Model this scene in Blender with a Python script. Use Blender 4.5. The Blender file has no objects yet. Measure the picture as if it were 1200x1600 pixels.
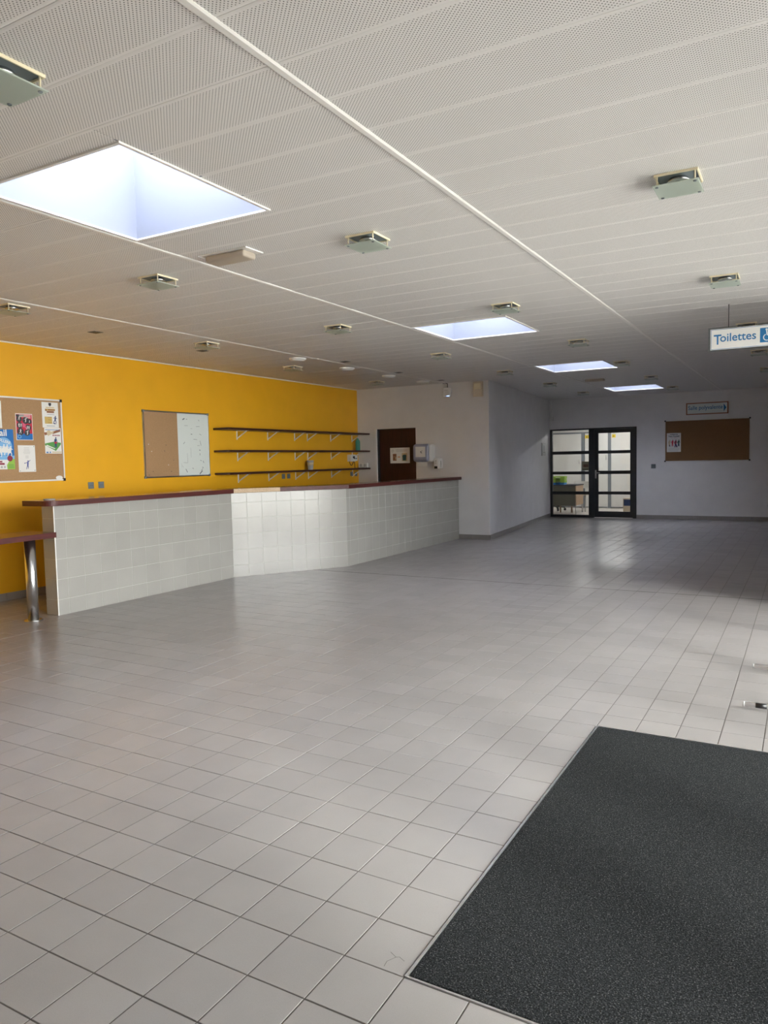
import bpy, bmesh, math, random
from mathutils import Vector, Matrix
random.seed(7)
S = bpy.context.scene
COL = S.collection
PI = math.pi

# ------------------------------------------------------------------ camera
CAM = Vector((0.9661, -1.7393, 1.4548))
YAW, PITCH, ROLL = -0.5133, -0.0692, -0.0204
FPX, CX, CY = 1155.03, 609.47, 799.49
fw = Vector((math.sin(YAW)*math.cos(PITCH), math.cos(YAW)*math.cos(PITCH), math.sin(PITCH)))
rt = Vector((math.cos(YAW), -math.sin(YAW), 0)); up = rt.cross(fw)
rt2 = math.cos(ROLL)*rt + math.sin(ROLL)*up
up2 = -math.sin(ROLL)*rt + math.cos(ROLL)*up
cd = bpy.data.cameras.new('camera'); co = bpy.data.objects.new('camera', cd); COL.objects.link(co)
cd.sensor_fit = 'HORIZONTAL'; cd.sensor_width = 36; cd.lens = FPX/1200*36
cd.shift_x = -(CX-600)/1200; cd.shift_y = (CY-800)/1200
cd.clip_start = .05; cd.clip_end = 300
M = Matrix((rt2, up2, -fw)).transposed().to_4x4(); M.translation = CAM
co.matrix_world = M
S.camera = co
def project(p):
    d = Vector(p)-CAM; w = d.dot(fw)
    if w <= .05: return None
    return CX+FPX*d.dot(rt2)/w, CY-FPX*d.dot(up2)/w

# ------------------------------------------------------------------ light, exposure
wd = bpy.data.worlds.new('overcast_sky'); S.world = wd; wd.use_nodes = True
bg = wd.node_tree.nodes['Background']; bg.inputs[0].default_value = (1, .972, .975, 1); bg.inputs[1].default_value = 7.0
S.view_settings.view_transform = 'Standard'; S.view_settings.look = 'None'
S.view_settings.exposure = 1.8; S.view_settings.gamma = 1; S.view_settings.use_curve_mapping = False
S.cycles.max_bounces = 10; S.cycles.diffuse_bounces = 6; S.cycles.glossy_bounces = 4
S.cycles.transparent_max_bounces = 12; S.cycles.sample_clamp_indirect = 8
sl = bpy.data.lights.new('hazy_sun', 'SUN'); sl.energy = 1.25; sl.angle = math.radians(9); sl.color = (1, .97, .92)
so = bpy.data.objects.new('hazy_sun', sl); COL.objects.link(so); so.location = (12, -4, 8)
so.rotation_euler = Vector((-.894*math.cos(math.radians(25)), .447*math.cos(math.radians(25)), -math.sin(math.radians(25)))).to_track_quat('-Z', 'Y').to_euler()
def portal(name, loc, rot, sx, sy):
    l = bpy.data.lights.new(name, 'AREA'); l.shape = 'RECTANGLE'; l.size = sx; l.size_y = sy
    l.cycles.is_portal = True
    o = bpy.data.objects.new(name, l); COL.objects.link(o); o.location = loc; o.rotation_euler = rot
    return o

# ------------------------------------------------------------------ room numbers (metres)
ZC = 2.8365           # ceiling
XL = -6.69            # yellow wall
YB = 10.62            # back wall with the dark door
XP = -3.955           # corner of back wall and corridor wall
XPF = -4.496          # corridor wall at the far wall
YF = 15.92            # far wall
XR = 2.05             # right wall, glazed near the camera
YN = -4.60            # wall behind the camera
SKY = [(.555, 1.555), (5.21, 6.22), (9.195, 10.195), (13.5, 14.5)]
SX0, SX1 = -2.63, -1.622
# glazing in the right wall (y0, y1, z0, z1)
GR = (-1.1, 5.6, .06, 2.62)
portal('daylight_portal_right', (XR+.12, (GR[0]+GR[1])/2, (GR[2]+GR[3])/2), (0, PI/2, 0), GR[3]-GR[2], GR[1]-GR[0])

# ------------------------------------------------------------------ materials
def nm(name):
    m = bpy.data.materials.new(name); m.use_nodes = True
    n = m.node_tree.nodes; return m, n, m.node_tree.links, n['Principled BSDF']
def mat(name, col, rough=.5, metal=0, spec=.5, noise=0, nscale=40, bump=0, bscale=200, emit=None, coat=0, trans=0):
    m, n, l, b = nm(name)
    b.inputs['Base Color'].default_value = (*col, 1); b.inputs['Roughness'].default_value = rough
    b.inputs['Metallic'].default_value = metal; b.inputs['Specular IOR Level'].default_value = spec
    b.inputs['Coat Weight'].default_value = coat; b.inputs['Transmission Weight'].default_value = trans
    if noise or bump:
        tc = n.new('ShaderNodeTexCoord')
    if noise:
        t = n.new('ShaderNodeTexNoise'); t.inputs['Scale'].default_value = nscale; t.inputs['Detail'].default_value = 6
        l.new(tc.outputs['Object'], t.inputs['Vector'])
        r = n.new('ShaderNodeMapRange'); r.inputs['From Min'].default_value = .3; r.inputs['From Max'].default_value = .7
        r.inputs['To Min'].default_value = 1-noise; r.inputs['To Max'].default_value = 1+noise
        l.new(t.outputs['Fac'], r.inputs['Value'])
        mx = n.new('ShaderNodeMix'); mx.data_type = 'RGBA'; mx.blend_type = 'MULTIPLY'; mx.inputs[0].default_value = 1
        mx.inputs[6].default_value = (*col, 1); l.new(r.outputs[0], mx.inputs[7]); l.new(mx.outputs[2], b.inputs['Base Color'])
    if bump:
        t2 = n.new('ShaderNodeTexNoise'); t2.inputs['Scale'].default_value = bscale; t2.inputs['Detail'].default_value = 4
        l.new(tc.outputs['Object'], t2.inputs['Vector'])
        bp = n.new('ShaderNodeBump'); bp.inputs['Strength'].default_value = bump; bp.inputs['Distance'].default_value = .002
        l.new(t2.outputs['Fac'], bp.inputs['Height']); l.new(bp.outputs[0], b.inputs['Normal'])
    if emit:
        b.inputs['Emission Color'].default_value = (*emit[0], 1); b.inputs['Emission Strength'].default_value = emit[1]
    return m
def srgb(r, g, b):
    f = lambda c: c/12.92 if c <= .04045 else ((c+.055)/1.055)**2.4
    return f(r/255), f(g/255), f(b/255)

def tile_mat(name, col, rough, var):
    m, n, l, b = nm(name)
    a = n.new('ShaderNodeAttribute'); a.attribute_name = 'shade'
    tc = n.new('ShaderNodeTexCoord')
    geo = n.new('ShaderNodeNewGeometry')
    t = n.new('ShaderNodeTexNoise'); t.inputs['Scale'].default_value = 420; t.inputs['Detail'].default_value = 3
    l.new(geo.outputs['Position'], t.inputs['Vector'])
    t2 = n.new('ShaderNodeTexNoise'); t2.inputs['Scale'].default_value = 3.5; t2.inputs['Detail'].default_value = 5
    l.new(geo.outputs['Position'], t2.inputs['Vector'])
    ad = n.new('ShaderNodeMath'); ad.operation = 'MULTIPLY_ADD'; ad.inputs[1].default_value = .22; l.new(t.outputs['Fac'], ad.inputs[0]); 
    ad2 = n.new('ShaderNodeMath'); ad2.operation = 'MULTIPLY_ADD'; ad2.inputs[1].default_value = .16; ad2.inputs[2].default_value = .81-.0
    l.new(t2.outputs['Fac'], ad2.inputs[0]); l.new(ad2.outputs[0], ad.inputs[2])
    mr = n.new('ShaderNodeMath'); mr.operation = 'MULTIPLY_ADD'; mr.inputs[1].default_value = var; mr.inputs[2].default_value = 1-var/2
    l.new(a.outputs['Fac'], mr.inputs[0])
    mu = n.new('ShaderNodeMath'); mu.operation = 'MULTIPLY'; l.new(mr.outputs[0], mu.inputs[0]); l.new(ad.outputs[0], mu.inputs[1])
    mx = n.new('ShaderNodeMix'); mx.data_type = 'RGBA'; mx.blend_type = 'MULTIPLY'; mx.inputs[0].default_value = 1
    mx.inputs[6].default_value = (*col, 1); l.new(mu.outputs[0], mx.inputs[7]); l.new(mx.outputs[2], b.inputs['Base Color'])
    b.inputs['Roughness'].default_value = rough
    bp = n.new('ShaderNodeBump'); bp.inputs['Strength'].default_value = .25; bp.inputs['Distance'].default_value = .0006
    l.new(t.outputs['Fac'], bp.inputs['Height']); l.new(bp.outputs[0], b.inputs['Normal'])
    return m
def perf_mat():
    m, n, l, b = nm('perforated_white_metal')
    tc = n.new('ShaderNodeTexCoord'); sp = n.new('ShaderNodeSeparateXYZ'); l.new(tc.outputs['Object'], sp.inputs[0])
    mp = n.new('ShaderNodeMapping'); mp.inputs['Rotation'].default_value = (0, 0, PI/4); mp.inputs['Scale'].default_value = (1/.0112, 1/.0112, 0)
    l.new(tc.outputs['Object'], mp.inputs['Vector'])
    fr = n.new('ShaderNodeVectorMath'); fr.operation = 'FRACTION'; l.new(mp.outputs[0], fr.inputs[0])
    sb = n.new('ShaderNodeVectorMath'); sb.operation = 'DISTANCE'; sb.inputs[1].default_value = (.5, .5, 0); l.new(fr.outputs[0], sb.inputs[0])
    lt = n.new('ShaderNodeMath'); lt.operation = 'LESS_THAN'; lt.inputs[1].default_value = .228; l.new(sb.outputs['Value'], lt.inputs[0])
    ab = n.new('ShaderNodeMath'); ab.operation = 'ABSOLUTE'; l.new(sp.outputs['Y'], ab.inputs[0])
    l2 = n.new('ShaderNodeMath'); l2.operation = 'LESS_THAN'; l2.inputs[1].default_value = .136; l.new(ab.outputs[0], l2.inputs[0])
    mu = n.new('ShaderNodeMath'); mu.operation = 'MULTIPLY'; l.new(lt.outputs[0], mu.inputs[0]); l.new(l2.outputs[0], mu.inputs[1])
    mx = n.new('ShaderNodeMix'); mx.data_type = 'RGBA'; l.new(mu.outputs[0], mx.inputs[0])
    mx.inputs[6].default_value = (.76, .74, .72, 1); mx.inputs[7].default_value = (.14, .135, .13, 1)
    l.new(mx.outputs[2], b.inputs['Base Color']); b.inputs['Roughness'].default_value = .45
    return m
def wood_mat(name, c0, c1, rough, axis=1, scale=6, coat=0):
    m, n, l, b = nm(name)
    tc = n.new('ShaderNodeTexCoord'); mp = n.new('ShaderNodeMapping')
    sc = [scale*9]*3; sc[axis] = scale*.5; mp.inputs['Scale'].default_value = sc
    l.new(tc.outputs['Object'], mp.inputs['Vector'])
    t = n.new('ShaderNodeTexNoise'); t.inputs['Scale'].default_value = 1; t.inputs['Detail'].default_value = 6; l.new(mp.outputs[0], t.inputs['Vector'])
    cr = n.new('ShaderNodeValToRGB'); cr.color_ramp.elements[0].position = .3; cr.color_ramp.elements[1].position = .7
    cr.color_ramp.elements[0].color = (*c0, 1); cr.color_ramp.elements[1].color = (*c1, 1)
    l.new(t.outputs['Fac'], cr.inputs[0]); l.new(cr.outputs[0], b.inputs['Base Color'])
    b.inputs['Roughness'].default_value = rough; b.inputs['Coat Weight'].default_value = coat; b.inputs['Coat Roughness'].default_value = .12
    return m
def glass_mat(name, tint=(.96, .98, .97), refl=.1):
    m, n, l, b = nm(name); n.remove(b)
    t = n.new('ShaderNodeBsdfTransparent'); t.inputs[0].default_value = (*tint, 1)
    g = n.new('ShaderNodeBsdfGlossy'); g.inputs['Roughness'].default_value = .02
    f = n.new('ShaderNodeFresnel'); f.inputs[0].default_value = 1.45
    x = n.new('ShaderNodeMixShader'); l.new(f.outputs[0], x.inputs[0]); l.new(t.outputs[0], x.inputs[1]); l.new(g.outputs[0], x.inputs[2])
    l.new(x.outputs[0], n['Material Output'].inputs[0]); return m
def translucent_mat(name, col, fac=.6, rough=.4):
    m, n, l, b = nm(name)
    b.inputs['Base Color'].default_value = (*col, 1); b.inputs['Roughness'].default_value = rough
    t = n.new('ShaderNodeBsdfTranslucent'); t.inputs[0].default_value = (*col, 1)
    x = n.new('ShaderNodeMixShader'); x.inputs[0].default_value = fac
    l.new(b.outputs[0], x.inputs[1]); l.new(t.outputs[0], x.inputs[2]); l.new(x.outputs[0], n['Material Output'].inputs[0]); return m

MT = dict(
    tile=tile_mat('floor_tile_stoneware', (.295, .28, .274), .25, .07),
    wtile=tile_mat('counter_tile_ceramic', (.33, .323, .30), .15, .05),
    btile=tile_mat('baseboard_tile', (.30, .28, .26), .4, .12),
    grout=mat('grout_dark', (.075, .068, .06), .9, noise=.2, nscale=60),
    wgrout=mat('grout_light', (.50, .49, .46), .9),
    yellow=mat('yellow_paint', (.82, .42, .012), .5, noise=.03, nscale=3, bump=.08, bscale=180),
    grey=mat('grey_wall_paint', (.74, .73, .725), .6, noise=.03, nscale=4, bump=.08, bscale=180),
    white=mat('white_paint', (.8, .79, .77), .5),
    perf=perf_mat(),
    trimw=mat('white_metal_trim', (.78, .76, .73), .35),
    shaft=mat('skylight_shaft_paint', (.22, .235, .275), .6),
    opal=translucent_mat('opal_acrylic', (.72, .79, .93), .9),
    back=mat('void_dark', (.1, .1, .1), .9),
    alu=mat('aluminium', (.72, .72, .72), .35, 1),
    alup=mat('painted_aluminium', (.72, .72, .70), .4, 0),
    whitem=mat('white_enamel', (.86, .88, .92), .25),
    chrome=mat('polished_steel', (.62, .62, .62), .27, 1),
    steel=mat('brushed_steel', (.55, .55, .54), .28, 1),
    redwood=wood_mat('red_brown_laminate', (.055, .010, .009), (.095, .018, .015), .5, 1, 5, 0),
    topwood=wood_mat('counter_top_laminate', (.16, .055, .03), (.22, .08, .045), .22, 1, 5, .4),
    rawwood=wood_mat('bare_chipboard', (.42, .30, .19), (.62, .48, .33), .7, 1, 14),
    darkwood=wood_mat('dark_stained_door', (.020, .0045, .003), (.045, .010, .007), .45, 2, 7),
    shelfwood=wood_mat('dark_shelf_wood', (.035, .012, .010), (.07, .022, .018), .4, 1, 6),
    cork=mat('cork', (.40, .245, .125), .85, noise=.18, nscale=240),
    corkd=mat('cork_dark', (.22, .118, .05), .85, noise=.18, nscale=240),
    wboard=mat('whiteboard', (.72, .78, .76), .2),
    paper=mat('white_paper', (.78, .78, .76), .8),
    black=mat('black_plastic', (.015, .015, .016), .4),
    ink=mat('ink_dark', (.05, .05, .06), .7),
    inkg=mat('ink_grey', (.42, .42, .42), .7),
    anth=mat('anthracite_metal', (.018, .023, .028), .35),
    glass=glass_mat('clear_glass'),
    frost=translucent_mat('frosted_glass', (.70, .76, .70), .55, .25),
    cream=mat('cream_metal', (.80, .72, .52), .35),
    mat_=None,
    greyp=mat('grey_plastic', (.16, .19, .21), .4),
    whitep=mat('white_plastic', (.78, .78, .76), .35),
    beigep=mat('beige_plastic', (.66, .57, .45), .45),
    bluep=mat('sign_blue', (.02, .17, .40), .5),
    green=mat('lime_plastic', (.36, .62, .05), .45),
    blue=mat('blue_plastic', (.02, .27, .75), .45),
    olive=mat('olive_brown_panel', (.12, .112, .08), .6),
    tan=mat('tan_laminate', (.55, .38, .24), .5),
    pblue=mat('print_blue', (.02, .16, .48), .7), plblue=mat('print_light_blue', (.20, .45, .75), .7), pnavy=mat('print_navy', (.02, .05, .16), .7),
    pred=mat('print_red', (.55, .03, .06), .7), ppink=mat('print_pink', (.65, .12, .22), .7), pmaroon=mat('print_maroon', (.25, .03, .06), .7),
    pgreen=mat('print_green', (.10, .32, .08), .7), plime=mat('print_lime', (.30, .52, .08), .7), pgold=mat('print_gold', (.58, .42, .14), .7),
    pbrown=mat('print_brown', (.28, .12, .06), .7), pyellow=mat('print_yellow', (.85, .62, .02), .7), porange=mat('print_orange', (.75, .28, .04), .7),
    ppurple=mat('print_figure_blue', (.06, .09, .32), .7), pbeige=mat('print_beige', (.6, .5, .33), .7), pteal=mat('print_dark_teal', (.03, .09, .09), .7),
    smoke=translucent_mat('smoky_blue_plastic', (.42, .45, .60), .35, .25),
    bottle=translucent_mat('green_bottle_plastic', (.16, .55, .45), .5, .15),
    pave=mat('outside_paving', (.45, .44, .41), .9, noise=.1, nscale=3),
    stall=mat('white_stall_panel', (.78, .77, .75), .4), stallg=mat('grey_stall_post', (.22, .24, .27), .4),
    farfloor=mat('pale_floor', (.62, .58, .54), .4), fill_lamp=mat('fill_lamp_glow', (1, 1, 1), .5, emit=((1, .98, .97), 22)),
)
def carpet_mat():
    m, n, l, b = nm('black_entrance_carpet')
    g = n.new('ShaderNodeNewGeometry')
    t = n.new('ShaderNodeTexNoise'); t.inputs['Scale'].default_value = 235; t.inputs['Detail'].default_value = 4; l.new(g.outputs['Position'], t.inputs['Vector'])
    v = n.new('ShaderNodeTexVoronoi'); v.inputs['Scale'].default_value = 260; l.new(g.outputs['Position'], v.inputs['Vector'])
    cr = n.new('ShaderNodeValToRGB'); e = cr.color_ramp.elements
    e[0].position = .38; e[0].color = (.004, .0045, .005, 1); e[1].position = .60; e[1].color = (.028, .031, .033, 1)
    x = e.new(.70); x.color = (.13, .13, .128, 1)
    l.new(t.outputs['Fac'], cr.inputs[0]); l.new(cr.outputs[0], b.inputs['Base Color'])
    b.inputs['Roughness'].default_value = .85; b.inputs['Specular IOR Level'].default_value = .12
    b.inputs['Sheen Weight'].default_value = 0
    bp = n.new('ShaderNodeBump'); bp.inputs['Strength'].default_value = .9; bp.inputs['Distance'].default_value = .004
    l.new(t.outputs['Fac'], bp.inputs['Height']); l.new(bp.outputs[0], b.inputs['Normal'])
    return m
MT['mat_'] = carpet_mat()

# ------------------------------------------------------------------ mesh helpers
class MB:
    def __init__(s): s.bm = bmesh.new()
    def box(s, x0, x1, y0, y1, z0, z1, bev=0, seg=2):
        x0, x1 = min(x0, x1), max(x0, x1); y0, y1 = min(y0, y1), max(y0, y1); z0, z1 = min(z0, z1), max(z0, z1)
        v = [s.bm.verts.new(p) for p in ((x0,y0,z0),(x1,y0,z0),(x1,y1,z0),(x0,y1,z0),(x0,y0,z1),(x1,y0,z1),(x1,y1,z1),(x0,y1,z1))]
        f = [s.bm.faces.new([v[i] for i in q]) for q in ((3,2,1,0),(4,5,6,7),(0,1,5,4),(1,2,6,5),(2,3,7,6),(3,0,4,7))]
        if bev:
            ed = list({e for a in f for e in a.edges})
            bmesh.ops.bevel(s.bm, geom=ed, offset=bev, segments=seg, affect='EDGES', profile=.5)
        return s
    def prism(s, pts, z0, z1, bev=0, seg=2):
        n = len(pts)
        a = [s.bm.verts.new((x, y, z0)) for x, y in pts]; b = [s.bm.verts.new((x, y, z1)) for x, y in pts]
        fs = [s.bm.faces.new(a[::-1]), s.bm.faces.new(b)]
        for i in range(n): fs.append(s.bm.faces.new((a[i], a[(i+1) % n], b[(i+1) % n], b[i])))
        if bev:
            ed = list({e for q in fs[:2] for e in q.edges})
            bmesh.ops.bevel(s.bm, geom=ed, offset=bev, segments=seg, affect='EDGES', profile=.5)
        return s
    def cyl(s, p0, p1, r0, r1=None, n=20, caps=True):
        r1 = r0 if r1 is None else r1
        p0, p1 = Vector(p0), Vector(p1); d = (p1-p0).normalized()
        a = d.orthogonal().normalized(); b = d.cross(a)
        A = [s.bm.verts.new(p0+r0*(math.cos(t)*a+math.sin(t)*b)) for t in (2*PI*i/n for i in range(n))]
        B = [s.bm.verts.new(p1+r1*(math.cos(t)*a+math.sin(t)*b)) for t in (2*PI*i/n for i in range(n))]
        for i in range(n):
            f = s.bm.faces.new((A[i], A[(i+1) % n], B[(i+1) % n], B[i])); f.smooth = True
        if caps: s.bm.faces.new(A[::-1]); s.bm.faces.new(B)
        return s
    def lathe(s, prof, c, n=24):
        rings = []
        for r, z in prof:
            rings.append([s.bm.verts.new((c[0]+r*math.cos(2*PI*i/n), c[1]+r*math.sin(2*PI*i/n), c[2]+z)) for i in range(n)])
        for a, b in zip(rings, rings[1:]):
            for i in range(n):
                f = s.bm.faces.new((a[i], a[(i+1) % n], b[(i+1) % n], b[i])); f.smooth = True
        s.bm.faces.new(rings[0][::-1]); s.bm.faces.new(rings[-1]); return s
    def tube(s, pts, r, n=10):
        for a, b in zip(pts, pts[1:]): s.cyl(a, b, r, n=n)
        return s
    def poly3(s, pts):
        s.bm.faces.new([s.bm.verts.new(p) for p in pts]); return s
    def xf(s, mtx):
        bmesh.ops.transform(s.bm, matrix=mtx, verts=s.bm.verts); return s
    def mesh(s, name, m=None):
        bmesh.ops.recalc_face_normals(s.bm, faces=s.bm.faces)
        me = bpy.data.meshes.new(name); s.bm.to_mesh(me); s.bm.free()
        if m: me.materials.append(MT[m] if isinstance(m, str) else m)
        return me
    def build(s, name, m, parent=None, loc=None, rot=None):
        return link(name, s.mesh(name, m), parent, loc, rot)
def link(name, me, parent=None, loc=None, rot=None):
    o = bpy.data.objects.new(name, me); COL.objects.link(o)
    if parent: o.parent = parent
    if loc is not None: o.location = loc
    if rot is not None: o.rotation_euler = rot
    return o
def tag(o, label=None, cat=None, group=None, kind=None):
    if label: o['label'] = label
    if cat: o['category'] = cat
    if group: o['group'] = group
    if kind: o['kind'] = kind
    return o
def thing(name, loc, label, cat, group=None, rz=0):
    o = bpy.data.objects.new(name, None); o.empty_display_size = .1; COL.objects.link(o)
    o.location = loc; o.rotation_euler = (0, 0, rz)
    return tag(o, label, cat, group)
def struct(name, mb, m, parent=None):
    o = mb.build(name, m, parent)
    if not parent: o['kind'] = 'structure'
    return o
def copy_tree(o, parent=None):
    c = o.copy(); COL.objects.link(c); c.parent = parent
    for ch in list(o.children): copy_tree(ch, c)
    return c
def set_shade(me, val):
    a = me.attributes.new('shade', 'FLOAT', 'POINT')
    a.data.foreach_set('value', [val]*len(me.vertices))
def text(name, body, size, m, parent, loc, rot, align='LEFT', ext=.0008, bold=0, shear=0):
    c = bpy.data.curves.new(name+'_c', 'FONT'); c.body = body; c.size = size; c.extrude = ext; c.align_x = align; c.align_y = 'BOTTOM'
    c.offset = bold; c.shear = shear; c.resolution_u = 3
    t = bpy.data.objects.new(name+'_t', c); COL.objects.link(t)
    dg = bpy.context.evaluated_depsgraph_get()
    me = bpy.data.meshes.new_from_object(t.evaluated_get(dg)); me.materials.clear(); me.materials.append(MT[m])
    bpy.data.objects.remove(t); bpy.data.curves.remove(c)
    me.name = name
    return link(name, me, parent, loc, rot)

# ================================================================== SETTING
# ---- floor: screed + tiles
fl = struct('floor', MB().box(XL-.1, XR+.1, YN-.1, YF+.1, -.14, -.0016), 'grout')
P = .2
def tile_bm(mb, x0, x1, y0, y1, z, tilt=(0, 0)):
    g = .0023; c = .0008; bm = mb.bm
    cx, cy = (x0+x1)/2, (y0+y1)/2
    def vz(x, y): return z+tilt[0]*(x-cx)+tilt[1]*(y-cy)
    o = [(x0+g, y0+g), (x1-g, y0+g), (x1-g, y1-g), (x0+g, y1-g)]
    i = [(x0+g+c, y0+g+c), (x1-g-c, y0+g+c), (x1-g-c, y1-g-c), (x0+g+c, y1-g-c)]
    A = [bm.verts.new((x, y, -.006)) for x, y in o]; B = [bm.verts.new((x, y, vz(x, y)-.0006)) for x, y in o]; Cc = [bm.verts.new((x, y, vz(x, y))) for x, y in i]
    for k in range(4):
        j = (k+1) % 4
        bm.faces.new((A[k], A[j], B[j], B[k])); bm.faces.new((B[k], B[j], Cc[j], Cc[k]))
    bm.faces.new(Cc); return 12
MATX0, MATX1, MATY0, MATY1 = 0.0, 1.8, 0.0, 2.2
cells = []
ix0, ix1 = math.floor(XL/P), math.ceil(XR/P)
iy0, iy1 = math.floor(YN/P), math.ceil(YF/P)
for i in range(ix0, ix1):
    for j in range(iy0, iy1):
        x0, x1 = max(i*P, XL), min(i*P+P, XR); y0, y1 = max(j*P, YN), min(j*P+P, YF)
        if x1-x0 < .02 or y1-y0 < .02: continue
        xm, ym = (x0+x1)/2, (y0+y1)/2
        if MATX0-.01 < xm < MATX1 and MATY0-.01 < ym < MATY1: continue
        if ym > YB+.05 and xm < XP-.65: continue
        pr = project((xm, ym, 0)); full = (x1-x0 > .199 and y1-y0 > .199)
        vis = pr is not None and -60 < pr[0] < 1260 and 0 < pr[1] < 1660
        cells.append((not (vis and full), (xm-CAM.x)**2+(ym-CAM.y)**2, x0, x1, y0, y1))
cells.sort()
variants = []
for k in range(14):
    mb = MB(); tile_bm(mb, -P/2, P/2, -P/2, P/2, 0, (random.gauss(0, .0022), random.gauss(0, .0022)))
    me = mb.mesh('floor_tile', 'tile'); set_shade(me, random.random()); variants.append(me)
for c in cells[:300]:
    link('tile', random.choice(variants), fl, ((c[2]+c[3])/2, (c[4]+c[5])/2, random.uniform(-.0004, .0004)))
mb = MB(); sh = []
for c in cells[300:]:
    k = tile_bm(mb, c[2], c[3], c[4], c[5], random.uniform(-.0006, .0006), (random.gauss(0, .0025), random.gauss(0, .0025)))
    sh += [random.random()]*k
me = mb.mesh('floor_tiles_beyond', 'tile')
a = me.attributes.new('shade', 'FLOAT', 'POINT'); a.data.foreach_set('value', sh)
tag(link('tile_field', me, fl), kind='stuff')
# expansion joint across the floor
struct('expansion_joint', MB().box(XL+1.4, XR, 6.392, 6.408, -.004, .0012), 'grout', fl)
# crack in a tile beside the mat
mb = MB()
pts = [(-.085, .075), (-.06, .062), (-.052, .068), (-.03, .058)]
pts2 = [(-.06, .062), (-.075, .035), (-.072, .012)]
for q in (pts, pts2):
    for (xa, ya), (xb, yb) in zip(q, q[1:]):
        d = Vector((xb-xa, yb-ya)); n_ = Vector((-d.y, d.x)).normalized()*.0007
        mb.poly3([(xa+n_.x, ya+n_.y, .0009), (xa-n_.x, ya-n_.y, .0009), (xb-n_.x, yb-n_.y, .0009), (xb+n_.x, yb+n_.y, .0009)])
mb.build('crack', 'grout', fl)

# ---- walls
T = .16
def wall_box(name, m, *b): return struct(name, MB().box(*b), m)
wall_box('wall_left', 'yellow', XL-T, XL, YN-T, YB+.001, -.1, ZC+.1)
# back wall with door recess
DX0, DX1, DZ = -6.262, -5.418, 2.058
mb = MB()
mb.box(XL-T, DX0, YB, YB+T, -.1, ZC+.1).box(DX1, XP-.0005, YB, YB+.02, -.1, ZC+.1).box(DX0, DX1, YB, YB+T, DZ, ZC+.1).box(DX0-.1, DX1+.1, YB+T-.02, YB+T+.05, -.1, DZ+.1)
struct('wall_back', mb, 'grey')
mb = MB(); mb.prism([(XP, YB+.0005), (XPF, YF), (XPF-.16, YF), (XP-.18, YB+.0205), (XP-.01, YB+.0205), (XP-.0005, YB+.0005)], -.1, ZC+.1); struct('wall_corridor', mb, 'grey')
FX0, FX1, FZ = -4.476, -2.444, 2.118
mb = MB(); mb.box(FX1, XR+T, YF, YF+T, -.1, ZC+.1).box(XPF-.2, FX1, YF, YF+T, FZ, ZC+.1).box(XPF-.3, FX0, YF, YF+T, -.1, FZ)
struct('wall_far', mb, 'grey')
mb = MB()
mb.box(XR, XR+T, YN-T, GR[0], -.1, ZC+.1).box(XR, XR+T, GR[1], YF+T, -.1, ZC+.1).box(XR, XR+T, GR[0], GR[1], -.1, GR[2]).box(XR, XR+T, GR[0], GR[1], GR[3], ZC+.1)
struct('wall_right', mb, 'grey')
mb = MB().box(XL-T, XR+T, YN-T, YN, -.1, ZC+.1)
struct('wall_front', mb, 'grey')
# windows beside and behind the camera
def glazing(name, horiz, c, a0, a1, z0, z1, posts, w=.07):
    mb = MB()
    def bar(p, q, za, zb, d=.05):
        if horiz: mb.box(p, q, c-d, c+d, za, zb)
        else: mb.box(c-d, c+d, p, q, za, zb)
    bar(a0, a1, z0, z0+w); bar(a0, a1, z1-w, z1)
    for q, ww in posts: bar(q-ww/2, q+ww/2, z0, z1)
    o = struct(name, mb, 'anth')
    for (p, pw), (q, qw) in zip(posts, posts[1:]):
        m2 = MB()
        if horiz: m2.box(p+pw/2, q-qw/2, c-.004, c+.004, z0+w, z1-w)
        else: m2.box(c-.004, c+.004, p+pw/2, q-qw/2, z0+w, z1-w)
        m2.build('pane', 'glass', o)
glazing('window_1', False, XR+.08, GR[0], GR[1], GR[2], GR[3], [(GR[0]+.04, .08), (-.16, .24), (.66, .26), (1.9, .1), (3.1, .1), (4.35, .1), (GR[1]-.04, .08)])
struct('ground_outside', MB().box(-30, 40, -40, -4.9, -.3, -.06).box(XR+.3, 40, -4.9, 40, -.3, -.06), 'pave')

struct('added_sky_blocker', MB().box(XR+T+.01, XR+2.3, GR[0]-.5, GR[1]+.6, 2.72, 2.86), 'trimw')  # unseen slab added to block high sky from the floor near the glazing
# ---- ceiling: panels in rows, long trims, skylights
ce = bpy.data.objects.new('ceiling', None)
TRX = [-4.79, -2.69, -.675, 1.36]
def minus(rects, hole):
    out = []
    hx0, hx1, hy0, hy1 = hole
    for x0, x1, y0, y1 in rects:
        if hx1 <= x0 or hx0 >= x1 or hy1 <= y0 or hy0 >= y1: out.append((x0, x1, y0, y1)); continue
        if hx0 > x0: out.append((x0, hx0, y0, y1))
        if hx1 < x1: out.append((hx1, x1, y0, y1))
        a, b = max(x0, hx0), min(x1, hx1)
        if hy0 > y0: out.append((a, b, y0, hy0))
        if hy1 < y1: out.append((a, b, hy1, y1))
    return [r for r in out if r[1]-r[0] > .004 and r[3]-r[2] > .004]
holes = [(SX0-.006, SX1+.006, a-.006, b+.006) for a, b in SKY]
mb = MB()
rs = [(XL-.1, XR+.1, YN-.1, YF+.1)]
for h in holes: rs = minus(rs, h)
for r in rs: mb.box(r[0], r[1], r[2], r[3], ZC+.024, ZC+.12)
ce = struct('ceiling', mb, 'trimw')
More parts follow.
